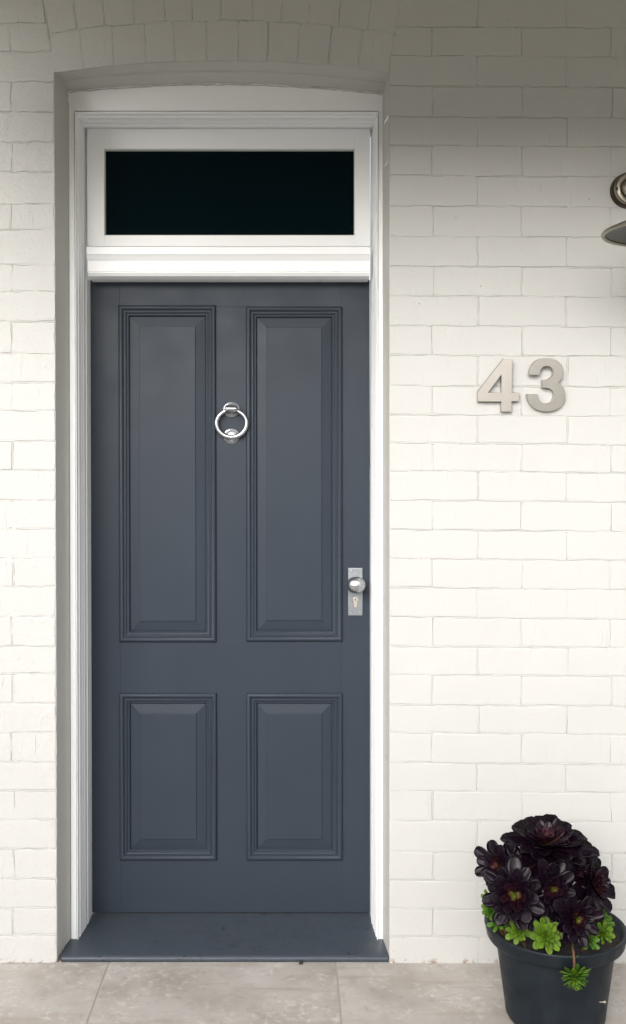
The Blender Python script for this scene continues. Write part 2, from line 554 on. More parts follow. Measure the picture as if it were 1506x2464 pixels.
# flat mortar bed behind the bricks, round the opening
mb = MB()
def flat(pts): 
    vs_ = []
    for q in pts:
        v = P(q[0], q[1], 0); v.y = 0.0024; vs_.append(v)
    mb.add(vs_, [tuple(range(len(vs_)))])
for ya, yb_ in zip(range(174, 2319, 195), list(range(174 + 195, 2319, 195)) + [2319]):
    flat([(LX0, ya), (XL, ya), (XL, yb_), (LX0, yb_)]); flat([(XR, ya), (RX1, ya), (RX1, yb_), (XR, yb_)])
flat([(LX0, -155), (XL, -155), (XL, 174), (LX0, 174)]); flat([(XR, -155), (RX1, -155), (RX1, 174), (XR, 174)])
for k in range(24):
    xa = XL + (XR - XL) * k / 24; xb = XL + (XR - XL) * (k + 1) / 24
    flat([(xa, -155), (xb, -155), (xb, yf(xb) - 1), (xa, yf(xa) - 1)])
mb.add(beads.v, beads.f)
mb.build('mortar', M_mortar, wall, lean=True, smooth=40)
tag(far_bricks.build('brickwork', M_brick, wall, smooth=50), kind='stuff')

# plastered reveals and soffit of the opening
Y1, Y2 = 0.110, 0.2727                                   # frame face, door face
rv = MB()
NR = 40
FOOT_L, FOOT_R = 167.0, 921.0
for (xa, xb) in ((XL, 166.0), (XR, 920.5)):
    for k in range(NR):
        za0 = 166 + (2319 - 166) * k / NR; za1 = 166 + (2319 - 166) * (k + 1) / NR
        cols = []
        for z_ in (za0, za1):
            a = P(xa, z_, 0.003); b = P(xb, z_, Y1 + 0.008)
            b.z = a.z
            m1 = a.lerp(b, 0.5); m1.x += random.uniform(-0.0006, 0.0006)
            cols.append((a, m1, b))
        rv.add([cols[0][0], cols[0][1], cols[1][1], cols[1][0]], [(0,1,2,3)])
        rv.add([cols[0][1], cols[0][2], cols[1][2], cols[1][1]], [(0,1,2,3)])
NS = 40
rows = []
for k in range(NS + 1):
    t = k / NS
    f_ = P(XL - 1 + (XR - XL + 2) * t, yf(XL + (XR - XL) * t), 0.003)
    xm = 149 + (933 - 149) * t
    m0 = P(xm, ym(xm) - 3.5, 0.060); m1 = P(xm, ym(xm) + 1.5, 0.061); m2 = P(xm, ym(xm) + 2.5, 0.066)
    xk = 163 + (922.5 - 163) * t
    b_ = P(xk, yb(xk), Y1 + 0.008)
    rows.append([q + Vector((0, 0, random.uniform(-0.0007, 0.0007))) for q in (f_, m0, m1, m2, b_)])
for k in range(NS):
    for q in range(4):
        rv.add([rows[k][q], rows[k+1][q], rows[k+1][q+1], rows[k][q+1]], [(0,1,2,3)])
bm_v, bm_f = rv.v, rv.f
def weld(v, f, eps=5e-4):
    seen = {}; idx = []; nv = []
    for p in v:
        key = (round(p.x/eps), round(p.y/eps), round(p.z/eps))
        if key not in seen: seen[key] = len(nv); nv.append(p)
        idx.append(seen[key])
    nf = []
    for q in f:
        g = [idx[i] for i in q]; h = [x for i, x in enumerate(g) if x != g[i-1]]
        if len(h) >= 3: nf.append(h)
    return nv, nf
wv, wf = weld(rv.v, rv.f)
obj('reveal', wv, wf, M_reveal, wall, lean=True, smooth=35)

# ------------------------------------------------------------------ door frame with transom light
frame = empty('door_frame', P(543, 2250, Y1))
tag(frame, 'white painted door frame with transom window above blue door', 'door frame')
FL = frame.location.copy()
def fobj(name, mbuild, mat, parent=frame, **kw):
    o = mbuild.build(name, mat, parent, lean=True, **kw)
    if parent is frame: o.location = -FL
    return o

XFL = P(166, 1100, Y1).x; XFR = P(920.5, 1100, Y1).x
ZHEAD = P(0, 247, Y1).z                                  # outer line of the moulded architrave at the head
UL = P(216.5, 1100, Y2).x - XFL; UR = XFR - P(890.5, 1100, Y2).x
# (distance in from outer edge as a share of the whole, depth behind the frame face)
prof = [(0.0, 0.0), (0.49, 0.0), (0.50, 0.0055), (0.545, 0.0055), (0.55, 0.0), (0.575, -0.0045), (0.62, -0.006), (0.67, -0.005),
        (0.695, 0.0), (0.70, 0.013), (0.79, 0.016), (0.80, 0.040), (0.83, 0.043), (0.87, 0.046), (0.88, 0.066),
        (0.93, 0.068), (0.935, 0.098), (1.0, 0.100), (1.0, 0.17)]
def arch_side(prof_pts):
    v = []
    for s_, dy in prof_pts: v.append((s_, dy))
    return v
am = MB()
np_ = len(prof)
for s_, dy in prof:
    y = Y1 + dy
    sill_z = 0.012 + 0.05 * max(0.0, (y - 0.02)) * 1.0
    zt = ZHEAD - s_ * 0.050
    xl = XFL + s_ * UL; xr = XFR - s_ * UR
    am.v += [Vector((xl, y, sill_z)), Vector((xl, y, zt)), Vector((xr, y, zt)), Vector((xr, y, sill_z))]
for i in range(np_ - 1):
    for q in range(3):
        am.f.append((i*4+q, i*4+q+1, i*4+4+q+1, i*4+4+q))
am2 = MB()
def side_piece(name, q):
    m_ = MB()
    for i in range(np_): m_.v += [am.v[i*4+q].copy(), am.v[i*4+q+1].copy()]
    # back face so that the moulding is a solid
    for i in range(np_ - 1): m_.f.append((i*2, i*2+1, i*2+3, i*2+2))
    m_.f.append((0, 1, (np_-1)*2+1, (np_-1)*2))
    m_.f.append(tuple(i*2 for i in range(np_))); m_.f.append(tuple(i*2+1 for i in range(np_)))
    return fobj(name, m_, M_trim, smooth=25)
side_piece('jamb', 0); side_piece('head', 1); side_piece('jamb', 2)

hb = MB()                                                # arched infill board over the head
N = 36
zb = ZHEAD + 0.0005
top = []
for k in range(N + 1):
    x = 163 + (923 - 163) * k / N
    q = P(x, yb(x) - 4, Y1 + 0.0015); top.append(q)
for k in range(N):
    a, b = top[k], top[k+1]
    hb.add([a, b, Vector((b.x, b.y, zb)), Vector((a.x, a.y, zb)), a + Vector((0, .03, 0)), b + Vector((0, .03, 0)),
            Vector((b.x, b.y + .03, zb)), Vector((a.x, a.y + .03, zb))], [(0,1,2,3), (4,5,6,7), (0,1,5,4), (3,2,6,7)])
v_, f_ = weld(hb.v, hb.f)
hb.v, hb.f = v_, f_
fobj('head_board', hb, M_trim)
# irregular bead of filler where board and soffit meet
fl = MB()
pts = []
for k in range(60):
    x = 167 + (919 - 167) * k / 59
    pts.append(P(x, yb(x) + random.uniform(-0.8, 1.6), Y1 + 0.0005))
fl.tube(pts, [random.uniform(0.0010, 0.0022) for _ in pts], 6)
fobj('caulk_bead', fl, M_reveal, smooth=60)

# transom bar
XI0, XI1 = P(207.5, 0, .15).x, P(889.5, 0, .15).x
tb = MB()
def tz(py, Y): return P(0, py, Y).z
tprof = [(tz(591.5, .150) + .0, .215), (tz(591.5, .150), .153), (tz(593.0, .150), .150), (tz(610, .150), .150), (tz(611.5, .152), .153), (tz(614, .160), .157),
         (tz(619, .165), .163), (tz(628, .176), .177), (tz(630, .176), .176), (tz(653, .176), .176), (tz(654.5, .180), .181), (tz(658, .181), .180),
         (tz(662, .190), .188), (tz(666, .194), .194), (tz(670.5, .20), .200), (tz(671.5, .20), .204), (tz(671.0, .21), .27)]
tprof = [(z_, (0.160 + (y_ - 0.15) * 0.5) if y_ < 0.2 else y_) for (z_, y_) in tprof]
for (z_, y_) in tprof: tb.v += [Vector((XI0 - .002, y_, z_)), Vector((XI1 + .002, y_, z_))]
n_ = len(tprof)
for i in range(n_): 
    j = (i + 1) % n_
    tb.f.append((i*2, i*2+1, j*2+1, j*2))
tb.f.append(tuple(i*2 for i in range(n_))); tb.f.append(tuple(i*2+1 for i in range(n_)))
fobj('transom_bar', tb, M_trim, smooth=20)

# transom window: sash, putty bead and glass painted dark for the hall behind
tw = empty('transom_window', (0, 0, 0), frame); tw.location = -FL
YS = 0.20
def ring_prof(mbuild, outer, steps):
    """outer: (x0,z0,x1,z1); steps: (inset, y) -> mitred rectangular ring"""
    x0, z0, x1, z1 = outer; n0 = len(mbuild.v)
    for d_, y_ in steps:
        mbuild.v += [Vector((x0+d_, y_, z0+d_)), Vector((x1-d_, y_, z0+d_)), Vector((x1-d_, y_, z1-d_)), Vector((x0+d_, y_, z1-d_))]
    for i in range(len(steps) - 1):
        for q in range(4):
            q2 = (q + 1) % 4
            mbuild.f.append((n0+i*4+q, n0+i*4+q2, n0+i*4+4+q2, n0+i*4+4+q))
a = P(209, 592.5, YS); b = P(890, 309, YS)
ia = P(250, 566, YS); ib = P(853.5, 358.5, YS)
sh = MB()
for (x0, z0, x1, z1) in ((a.x, a.z, ia.x, b.z), (ib.x, a.z, b.x, b.z)):
    sh.box((x0, YS, z0), (x1, YS + .04, z1), 0.0008)
fobj('sash_stile', (lambda m: m)(sh), M_trim, tw) if False else None
for (x0, x1) in ((a.x, ia.x), (ib.x, b.x)):
    m_ = MB(); m_.box((x0, YS, a.z), (x1, YS + .04, b.z), 0.001); fobj('sash_stile', m_, M_trim, tw)
for (z0, z1) in ((a.z, ia.z), (ib.z, b.z)):
    m_ = MB(); m_.box((ia.x, YS, z0), (ib.x, YS + .04, z1), 0.001); fobj('sash_rail', m_, M_trim, tw)
m_ = MB(); ring_prof(m_, (ia.x - .001, ia.z - .001, ib.x + .001, ib.z + .001), [(0, YS + .004), (0.0022, YS + .005), (0.0030, YS + .019)])
M_putty, _, _ = mat_new('glazing_putty', (0.62, 0.66, 0.58), 0.6)
fobj('glazing_bead', m_, M_putty, tw)
m_ = MB(); m_.box((ia.x - .004, YS + .019, ia.z - .004), (ib.x + .004, YS + .024, ib.z + .004)); fobj('glass', m_, M_glass, tw)

# ------------------------------------------------------------------ door leaf
door = empty('front_door', P(553, 2197, Y2))
tag(door, 'slate blue four panel front door with silver ring knocker', 'door')
DL = door.location.copy()
def dobj(name, m_, mat, parent=door, **kw):
    o = m_.build(name, mat, parent, lean=True, **kw)
    if parent is door: o.location = -DL
    return o
def dz(py): return P(0, py, Y2).z
def dx(px): return P(px, 0, Y2).x
YB = Y2 + 0.042
DX0, DX1, DZ0, DZ1 = dx(216.0), dx(889.5), dz(2196), dz(673.0)
def slab(name, x0, x1, y0, y1):
    m_ = MB(); m_.box((dx(x0), Y2, dz(y1)), (dx(x1), YB, dz(y0)), 0.0006); dobj(name, m_, M_door)
PO = {'tl': (284, 735, 519, 1544.5), 'tr': (591, 738, 823.5, 1543), 'bl': (284, 1667, 519.5, 2069), 'br': (591, 1667, 823.5, 2069)}
q = 2.5
slab('stile', 216.0, 284 + q, 673.0, 2194.5); slab('stile', 823.5 - q, 889.5, 673.0, 2194.5)
slab('top_rail', 284 + q, 823.5 - q, 673.0, 736 + q)
slab('lock_rail', 284 + q, 823.5 - q, 1544 - q, 1667 + q)
slab('bottom_rail', 284 + q, 823.5 - q, 2069 - q, 2194.5)
slab('mullion', 519 - q, 591 + q, 736 + q, 1544 - q); slab('mullion', 519 - q, 591 + q, 1667 + q, 2069 - q)
UX = S * (D + Y2) / D
mould = [(0.0, 0.001), (0.0, -0.0035), (0.8, -0.0062), (2.2, -0.0085), (4.2, -0.0100), (6.6, -0.0102), (8.8, -0.0090), (10.6, -0.0066), (11.6, -0.0040),
         (12.2, -0.0022), (14.6, -0.0018), (15.0, -0.0042), (16.8, -0.0048), (18.4, -0.0036), (19.0, -0.0005), (21.2, 0.0005), (21.6, -0.0012), (23.4, -0.0012),
         (25.2, 0.0015), (26.6, 0.0055), (27.4, 0.0105)]
for key, (x0, y0, x1, y1) in PO.items():
    rect = (dx(x0), dz(y1), dx(x1), dz(y0))
    pn = MB()
    ring_prof(pn, rect, [(2.0 * UX, 0.0240 + Y2), (24 * UX, 0.0125 + Y2), (27 * UX, 0.0066 + Y2), (49.5 * UX, 0.0020 + Y2), (50.0 * UX, -0.0006 + Y2), (50.9 * UX, -0.0010 + Y2), (52.0 * UX, -0.0010 + Y2)])
    n0 = len(pn.v) - 4
    pn.f.append((n0, n0+1, n0+2, n0+3))
    po = dobj('panel', pn, M_door)
    mm = MB(); ring_prof(mm, rect, [(u * UX, y_ + Y2) for u, y_ in mould])
    mo = mm.build('panel_moulding', M_door, po, lean=True, smooth=38)

# ring knocker
kn = empty('knocker', (0, 0, 0), door); kn.location = -DL
def ell(cx_, cy_, Yd):
    return P(cx_, cy_, Yd)
KZ = 0.93
def rosette(name, c, r_):
    Mx = facing(c, (0, -1, 0)) @ Matrix.Diagonal((1, KZ, 1, 1))
    m_ = MB()
    m_.lathe([(r_, 0.0), (r_, .0022), (r_*.97, .0036), (r_*.90, .0042), (r_*.84, .0034), (r_*.80, .0026), (r_*.78, .0044), (r_*.70, .0056), (r_*.62, .0050),
              (r_*.58, .0034), (r_*.54, .0034), (r_*.52, .0062), (r_*.44, .0080), (r_*.30, .0086), (0, .0090)], Mx, 40)
    return dobj(name, m_, M_chrome, kn, smooth=30)
rosette('rosette', P(556, 986, Y2 - .0), 19.6 * UX); rosette('strike_plate', P(556, 1050, Y2 - .0), 19.6 * UX)
yk = Y2 - 0.020
kc = P(556, 1019, yk)
ru = S * (D + yk) / D
rpts, rrad = [], []
n_ = 72
for k in range(n_):
    an = 2 * math.pi * k / n_
    rpts.append(kc + Vector((36.3 * ru * math.sin(an), 0.006 * (1 - math.cos(an)) * 0.2, 32.8 * ru * math.cos(an))))
    rrad.append((5.9 - 1.5 * (0.5 + 0.5 * math.cos(an)) ** 1.5) * ru)
m_ = MB(); m_.tube(rpts, rrad, 14, closed=True); dobj('ring', m_, M_chrome, kn, smooth=80)
# hinge block: a short horizontal barrel
m_ = MB()
bx0, bx1 = P(541.8, 0, yk).x, P(570.6, 0, yk).x
bc = P(556, 984.5, yk)
pr = []
for k in range(20):
    an = 2 * math.pi * k / 20
    rr_ = 0.0122
    pr.append((0.0128 * math.cos(an) * (1.9 if math.cos(an) < 0 else 1.3), rr_ * math.sin(an)))
for s_, sc_ in ((0, .86), (.05, .97), (.12, 1), (.88, 1), (.95, .97), (1, .86)):
    for (yy_, zz_) in pr:
        m_.v.append(Vector((bx0 + (bx1 - bx0) * s_, bc.y + yy_ * sc_, bc.z + zz_ * sc_)))
for i in range(5):
    for k in range(20): m_.f.append((i*20+k, i*20+(k+1) % 20, (i+1)*20+(k+1) % 20, (i+1)*20+k))
m_.f.append(tuple(range(20))); m_.f.append(tuple(100 + k for k in range(20)))
dobj('hinge_block', m_, M_chrome, kn, smooth=40)

# lock plate with knob, cylinder and screws
lp = MB()
pa = P(837.4, 1480.8, Y2 - .003); pb = P(872.0, 1367.0, Y2 - .003)
lp.box((pa.x, Y2 - .0035, pa.z), (pb.x, Y2 + .001, pb.z), 0.0008)
plate = dobj('lock_plate', lp, M_plate)
def plobj(name, m_, mat, **kw): return m_.build(name, mat, plate, lean=True, **kw)
m_ = MB()
kr = 22.6 * S * (D + .21) / D
kp = P(854.6, 1404.0, Y2 - .003)
kz = 0.92
Mx = facing(kp, (0, -1, 0)) @ Matrix.Diagonal((1, kz, 1, 1))
kprof = [(kr*.62, 0), (kr*.62, .003), (kr*.50, .005), (kr*.40, .008), (kr*.38, .018), (kr*.45, .023)]
for k in range(1, 16):
    an = -math.pi/2 + .42 + (math.pi - .42) * k / 15
    kprof.append((max(0.0, kr * math.cos(an)), .043 + kr * .80 * math.sin(an)))
kprof[-1] = (0, kprof[-1][1])
m_.lathe(kprof, Mx, 40); plobj('knob', m_, M_chrome, smooth=50)
m_ = MB()
cyx = P(855.3, 1442.5, Y2 - .005)
cr = 6.1 * UX
outl = []
for k in range(25):
    an = R(-50 + 280 * k / 24)
    outl.append((cr * math.cos(an), cr * 0.97 * math.sin(an)))
w_ = 4.2 * UX; hb_ = -19.0 * UX
outl2 = outl + [(-w_, -cr*.75)] + [(w_ * math.cos(a_), hb_ + w_ + w_ * math.sin(a_)) for a_ in [R(180 + 15 * k) for k in range(13)]] + [(w_, -cr*.75)]
n_ = len(outl2)
for y_ in (Y2, Y2 - .0055):
    for (u, v) in outl2: m_.v.append(Vector((cyx.x + u, y_, cyx.z + v)))
for i in range(n_): m_.f.append((i, (i+1) % n_, n_ + (i+1) % n_, n_ + i))
m_.f.append(tuple(n_ + i for i in range(n_)))
plobj('lock_cylinder', m_, M_cyl)
m_ = MB(); m_.lathe([(cr*.80, 0), (cr*.80, .0008), (cr*.74, .0012), (0, .0012)], facing(Vector((cyx.x, Y2 - .0055, cyx.z)), (0, -1, 0)), 24)
plobj('lock_plug', m_, M_cyl, smooth=30)
m_ = MB()
kx, kz0 = cyx.x - .0002, cyx.z
zig = [(-.0008, .0048), (.0010, .0048), (.0014, .0030), (.0004, .0016), (.0010, .0002), (.0010, -.0034), (-.0006, -.0034), (-.0006, .0002), (-.0014, .0014), (-.0010, .0032)]
for y_ in (Y2 - .0066, Y2 - .0070):
    for (u, v) in zig: m_.v.append(Vector((kx + u, y_, kz0 + v)))
n_ = len(zig)
m_.f.append(tuple(range(n_, 2*n_)))
for i in range(n_): m_.f.append((i, (i+1) % n_, n_ + (i+1) % n_, n_ + i))
plobj('keyhole', m_, M_black)
for (sx_, sy_) in ((844.6, 1373.4), (865.4, 1373.2), (844.2, 1474.4), (865.2, 1474.4)):
    m_ = MB(); m_.lathe([(2.5*UX, 0), (2.4*UX, .0008), (1.6*UX, .0018), (0, .0021)], facing(P(sx_, sy_, Y2 - .0035), (0, -1, 0)), 14)
    plobj('screw', m_, M_chrome, smooth=50)

# ------------------------------------------------------------------ sill
sm = MB()
sprof = [(0.012, -0.002), (0.008, 0.0), (0.0055, 0.004), (0.0055, 0.009), (0.0075, 0.0135), (0.012, 0.0162), (0.018, 0.0172), (0.06, 0.0185),
         (Y1, 0.0205), (0.18, 0.0215), (Y2 + .005, 0.0235), (Y2 + .06, 0.024)]
xs_f = (P(146.5, 0, .01).x, P(935.5, 0, .01).x)
NXS = 14
for (y_, z_) in sprof:
    t = max(0.0, min(1.0, (y_ - .012) / (Y1 - .012)))
    xl = xs_f[0] + (XFL - .003 - xs_f[0]) * t - .0; xr = xs_f[1] + (XFR + .003 - xs_f[1]) * t
    e_ = .004 if y_ < .007 else (.0015 if y_ < .012 else 0)
    for k in range(NXS + 1): sm.v.append(Vector((xl + e_ + (xr - xl - 2 * e_) * k / NXS, y_, z_)))
for i in range(len(sprof) - 1):
    for k in range(NXS): sm.f.append((i*(NXS+1)+k, i*(NXS+1)+k+1, (i+1)*(NXS+1)+k+1, (i+1)*(NXS+1)+k))
nv = len(sm.v)
for q_ in (0, NXS):
    base = [i*(NXS+1)+q_ for i in range(len(sprof))]
    sm.v.append(Vector((sm.v[base[-1]].x, Y2 + .06, -.002))); sm.f.append(tuple(base + [len(sm.v) - 1]))
so = sm.build('door_sill', M_sill, None, smooth=40)
tag(so, 'slate blue painted sill with rounded nose under the front door', 'sill')
# floor of the hall under the door edge: closes the gap
hm = MB(); hm.box((-.75, Y2 + .06, -.1), (.42, 1.6, 0.02)); tag(hm.build('hall_floor', M_grout), kind='structure')

# ------------------------------------------------------------------ house numbers
NX, NY, NK = 909.7, 781.8, 0.3959
def number(name, outline, hole, label):
    Yf, Yb_ = -0.020, -0.006
    pts = [P(NX + x * NK, NY + y * NK, Yf) for x, y in outline]
    hp = [P(NX + x * NK, NY + y * NK, Yf) for x, y in hole] if hole else []
    bm = bmesh.new()
    vo = [bm.verts.new(p) for p in pts]; eo = [bm.edges.new((vo[i], vo[(i+1) % len(vo)])) for i in range(len(vo))]
    eh = []
    if hp:
        vh = [bm.verts.new(p) for p in hp]; eh = [bm.edges.new((vh[i], vh[(i+1) % len(vh)])) for i in range(len(vh))]
    bmesh.ops.triangle_fill(bm, use_beauty=True, use_dissolve=False, edges=eo + eh)
    ge = bmesh.ops.extrude_face_region(bm, geom=bm.faces[:])
    bmesh.ops.translate(bm, verts=[g for g in ge['geom'] if isinstance(g, bmesh.types.BMVert)], vec=(0, Yb_ - Yf, 0))
    bmesh.ops.recalc_face_normals(bm, faces=bm.faces[:])
    c = sum((v.co for v in bm.verts), Vector()) / len(bm.verts)
    bmesh.ops.translate(bm, verts=bm.verts[:], vec=-c)
    sharp = [e for e in bm.edges if len(e.link_faces) == 2 and e.calc_face_angle() > R(60) and all(abs(v.co.y + c.y - Yf) < 1e-4 for v in e.verts)]
    bmesh.ops.bevel(bm, geom=sharp, offset=0.0007, segments=1, affect='EDGES')
    me = bpy.data.meshes.new('numeral'); bm.to_mesh(me); bm.free()
    me.materials.append(M_nickel)
    root = empty(name, c); tag(root, label, 'house number', 'house number digits')
    o = bpy.data.objects.new('numeral', me); link(o, root)
    return root, c
n4 = [(757,209),(813,209),(813,410),(857,410),(857,463),(813,463),(813,527),(748,527),(748,465),(605,465),(605,405)]
h4 = [(748,303),(748,410),(668,410)]
n3 = [(915,304),(918,276),(929,247),(953,220),(988,206),(1028,203),(1066,208),(1100,228),(1120,260),(1123,297),(1115,325),(1095,350),
      (1118,368),(1135,398),(1140,435),(1132,470),(1110,499),(1075,518),(1030,525),(985,520),(945,502),(918,472),(906,442),(904,420),
      (969,420),(974,446),(992,467),(1020,476),(1046,471),(1063,454),(1069,430),(1064,405),(1048,389),(1025,382),(997,381),
      (997,333),(1021,332),(1043,324),(1059,307),(1063,285),(1057,266),(1041,254),(1019,250),(998,257),(984,274),(978,304)]
def dense(pl, n=3):
    """Catmull-Rom between points that turn gently; corners stay"""
    out = []; m = len(pl)
    V2 = [Vector(p) for p in pl]
    def corner(i):
        a = (V2[i] - V2[i-1]).normalized(); b = (V2[(i+1) % m] - V2[i]).normalized()
        return a.dot(b) < 0.72
    for i in range(m):
        p0, p1, p2, p3 = V2[i-1], V2[i], V2[(i+1) % m], V2[(i+2) % m]
        if corner(i): p0 = p1 + (p1 - p2)
        if corner((i+1) % m): p3 = p2 + (p2 - p1)
        for k in range(n):
            t = k / n
            out.append(tuple(0.5 * ((2*p1) + (p2-p0)*t + (2*p0-5*p1+4*p2-p3)*t*t + (3*p1-p0-3*p2+p3)*t**3)))
    return out
for nm, ol, hl, lb, pins in (('house_number', n4, h4, 'angular brushed metal figure four, left of the two house numbers', ((781, 260), (781, 490))),
                             ('house_number', dense(n3), None, 'rounded brushed metal figure three, right of the two house numbers', ((1030, 228), (1030, 500)))):
    root, c = number(nm, ol, hl, lb)
    root.rotation_euler = (R(3.3), 0, R(0.5)) if ol is n4 else (R(4.2), 0, R(3.0))
    for (x, y) in pins:
        m_ = MB(); m_.lathe([(.003, 0), (.003, .0075)], facing(P(NX + x*NK, NY + y*NK, .001) - c, (0, -1, 0)), 10)
        m_.build('pin', M_nickel, root)

# ------------------------------------------------------------------ wall lamp
lc = P(1509.5, 460, 0)
lamp = empty('wall_lamp', lc)
tag(lamp, 'aged brass gooseneck wall lamp at the right edge', 'wall lamp')
r_ = 42.5 * S
def lobj(name, m_, mat, parent=lamp, **kw): return m_.build(name, mat, parent, **kw)
Mx = facing(Vector((0, 0, 0)), (0, -1, 0))
m_ = MB(); m_.lathe([(r_, -.004), (r_, .006), (r_*.985, .014), (r_*.96, .020), (r_*.92, .024), (r_*.88, .0245)], Mx, 56)
lobj('backplate', m_, M_brassdark, smooth=45)
m_ = MB(); m_.lathe([(r_*.90, .0240), (r_*.89, .0262), (r_*.86, .0275), (r_*.83, .0262), (r_*.79, .0250), (r_*.66, .0262), (r_*.60, .0280), (r_*.575, .0250), (r_*.56, .0225), (r_*.53, .0225)], Mx, 56)
bp = lobj('plate_ring', m_, M_brass, smooth=50)
m_ = MB()
bp_prof = [(r_*.53, .0220), (r_*.52, .030)]
for k in range(1, 9):
    an = math.pi/2 * k / 8
    bp_prof.append((r_*.52*math.cos(an), .030 + r_*.36*math.sin(an)))
bp_prof[-1] = (0, bp_prof[-1][1])
m_.lathe(bp_prof, Mx, 40); lobj('boss', m_, M_brass, smooth=50)
for an in (181, 1):
    ps = Vector((r_*.715*math.cos(R(an)), -.0252, -r_*.715*math.sin(R(an))))
    m_ = MB(); m_.lathe([(.0052, 0), (.0052, .0012), (.0046, .0018), (.0040, .0006), (.0022, .0006), (.0020, .0014), (0, .0014)], facing(ps, (0, -1, 0)), 20)
    lobj('screw', m_, M_brassdark, smooth=30)
YSH = -0.375
scw = P(1625, 557, YSH); sc_ = scw - lc
sc_.x = 0.0
RS = 171 * S * (D + YSH) / D
arm = []
for k in range(25):
    t = k / 24
    if t < 0.45:
        u = t / 0.45; arm.append(Vector((0, -.04 - .20*u, .0 + .10*math.sin(u*math.pi/2))))
    else:
        u = (t - .45) / .55; an = u * math.pi/2
        arm.append(Vector((0, -.24 + (YSH + .24)*math.sin(an), (.10) + (sc_.z + .125 - .10)*(1 - math.cos(an)))))
m_ = MB(); m_.tube(arm, .0085, 14); lobj('arm', m_, M_brass, smooth=70)
Ms = Matrix.Translation(sc_)
m_ = MB(); m_.lathe([(0, .128), (.022, .128), (.026, .105), (.032, .075), (.055, .052), (RS*.62, .030), (RS*.86, .015), (RS*.97, .006), (RS*1.0, .001)], Ms, 72); m_.f = [f for f in m_.f if len(f) == 4]
shade = lobj('shade', m_, M_brass, smooth=50)
sub = shade
m_ = MB(); m_.lathe([(.030, .070), (.052, .047), (RS*.61, .0255), (RS*.85, .0105), (RS*.945, .002)], Ms, 72); 
m_.f = [f for f in m_.f if len(f) == 4]
lobj('shade_lining', m_, M_shadein, shade, smooth=60)
m_ = MB()
rp = [Ms @ Vector((RS*.975*math.cos(2*math.pi*k/72), RS*.975*math.sin(2*math.pi*k/72), 0)) for k in range(72)]
m_.tube(rp, RS*.030, 10, closed=True); lobj('rim', m_, M_brass, shade, smooth=80)
m_ = MB(); m_.lathe([(.018, .082), (.018, .056), (.014, .053), (.014, .05)], Ms, 20); lobj('socket', m_, M_brassdark, shade, smooth=40)
m_ = MB()
m_.lathe([(.013, .052)] + [(.026*math.sin(a_), .026 + .026*math.cos(a_)) for a_ in [R(30 + 15*k) for k in range(11)]], Ms, 24); lobj('bulb', m_, M_bulb, shade, smooth=60)

# ------------------------------------------------------------------ plant pot
PC = Vector((P(1335, 0, -.285).x, -.285, 0.0))
pot = empty('plant_pot', PC)
tag(pot, 'round charcoal plastic plant pot with rolled rim on the tiles', 'plant pot')
M_pot, t_, b_ = mat_new('charcoal_plastic', (0.024, 0.030, 0.037), 0.5, spec=0.2)
p_ = position(t_)
cc = ramp(t_, noise(t_, p_, 14, 7, 0.65), [(0.3, (0.006, 0.009, 0.0125)), (0.6, (0.0105, 0.015, 0.020)), (0.8, (0.019, 0.024, 0.03))])
mp = nd(t_, 'ShaderNodeMapping'); mp.inputs['Scale'].default_value = (70, 70, 5); t_.links.new(p_, mp.inputs['Vector'])
stk = ramp(t_, noise(t_, mp.outputs[0], 1.0, 4), [(0.62, 0.0), (0.8, 0.28)])
cc = mix(t_, stk, cc, (0.034, 0.039, 0.045))
sp = ramp(t_, noise(t_, p_, 190, 3), [(0.74, 0.0), (0.78, 0.7)])
cc = mix(t_, sp, cc, (0.06, 0.06, 0.055))
t_.links.new(cc, b_.inputs['Base Color'])
t_.links.new(ramp(t_, noise(t_, p_, 30, 5), [(0.3, 0.36), (0.7, 0.56)]), b_.inputs['Roughness'])
bump(t_, b_, noise(t_, p_, 300, 4), 0.12, 0.0008)
HR = 0.243
m_ = MB()
m_.lathe([(.100, .000), (.122, .002), (.127, .012), (.129, .030), (.1505, .185), (.1535, .205), (.154, .211), (.147, .211), (.140, .190), (.118, .02), (0.0, .018)], None, 72)
m_.f = [f for f in m_.f]
m_.build('pot_body', M_pot, pot, smooth=35)
m_ = MB()
rimp = [(.150, .207), (.166, .2035), (.1725, .2045), (.1755, .209), (.1785, .224), (.1812, .234), (.1820, .2375), (.1806, .2402), (.1765, .2410), (.1725, .2392), (.1690, .233), (.1600, .219), (.149, .2115)]
rimp.append(rimp[0])
nn_ = len(rimp)
m_.lathe(rimp, None, 84); m_.f = [f for f in m_.f if len(f) == 4]
m_.build('pot_rim', M_pot, pot, smooth=50)
M_earth, t_, b_ = mat_new('potting_soil', (0.03, 0.022, 0.016), 0.95)
cc = ramp(t_, noise(t_, position(t_), 160, 4), [(0.35, (0.004, 0.003, 0.0025)), (0.6, (0.012, 0.009, 0.007)), (0.8, (0.05, 0.035, 0.025))])
t_.links.new(cc, b_.inputs['Base Color']); bump(t_, b_, noise(t_, position(t_), 130, 5), 1.0, 0.006)
m_ = MB()
for i in range(7):
    for k in range(36):
        a_ = 2*math.pi*k/36; rr_ = .163 * i / 6
        m_.v.append(Vector((rr_*math.cos(a_), rr_*math.sin(a_), .224 - .004*(i/6)**2 + random.uniform(-.003, .003))))
for i in range(6):
    for k in range(36): m_.f.append((i*36+k, i*36+(k+1)%36, (i+1)*36+(k+1)%36, (i+1)*36+k))
tag(m_.build('soil', M_earth, pot, smooth=60), kind='stuff')

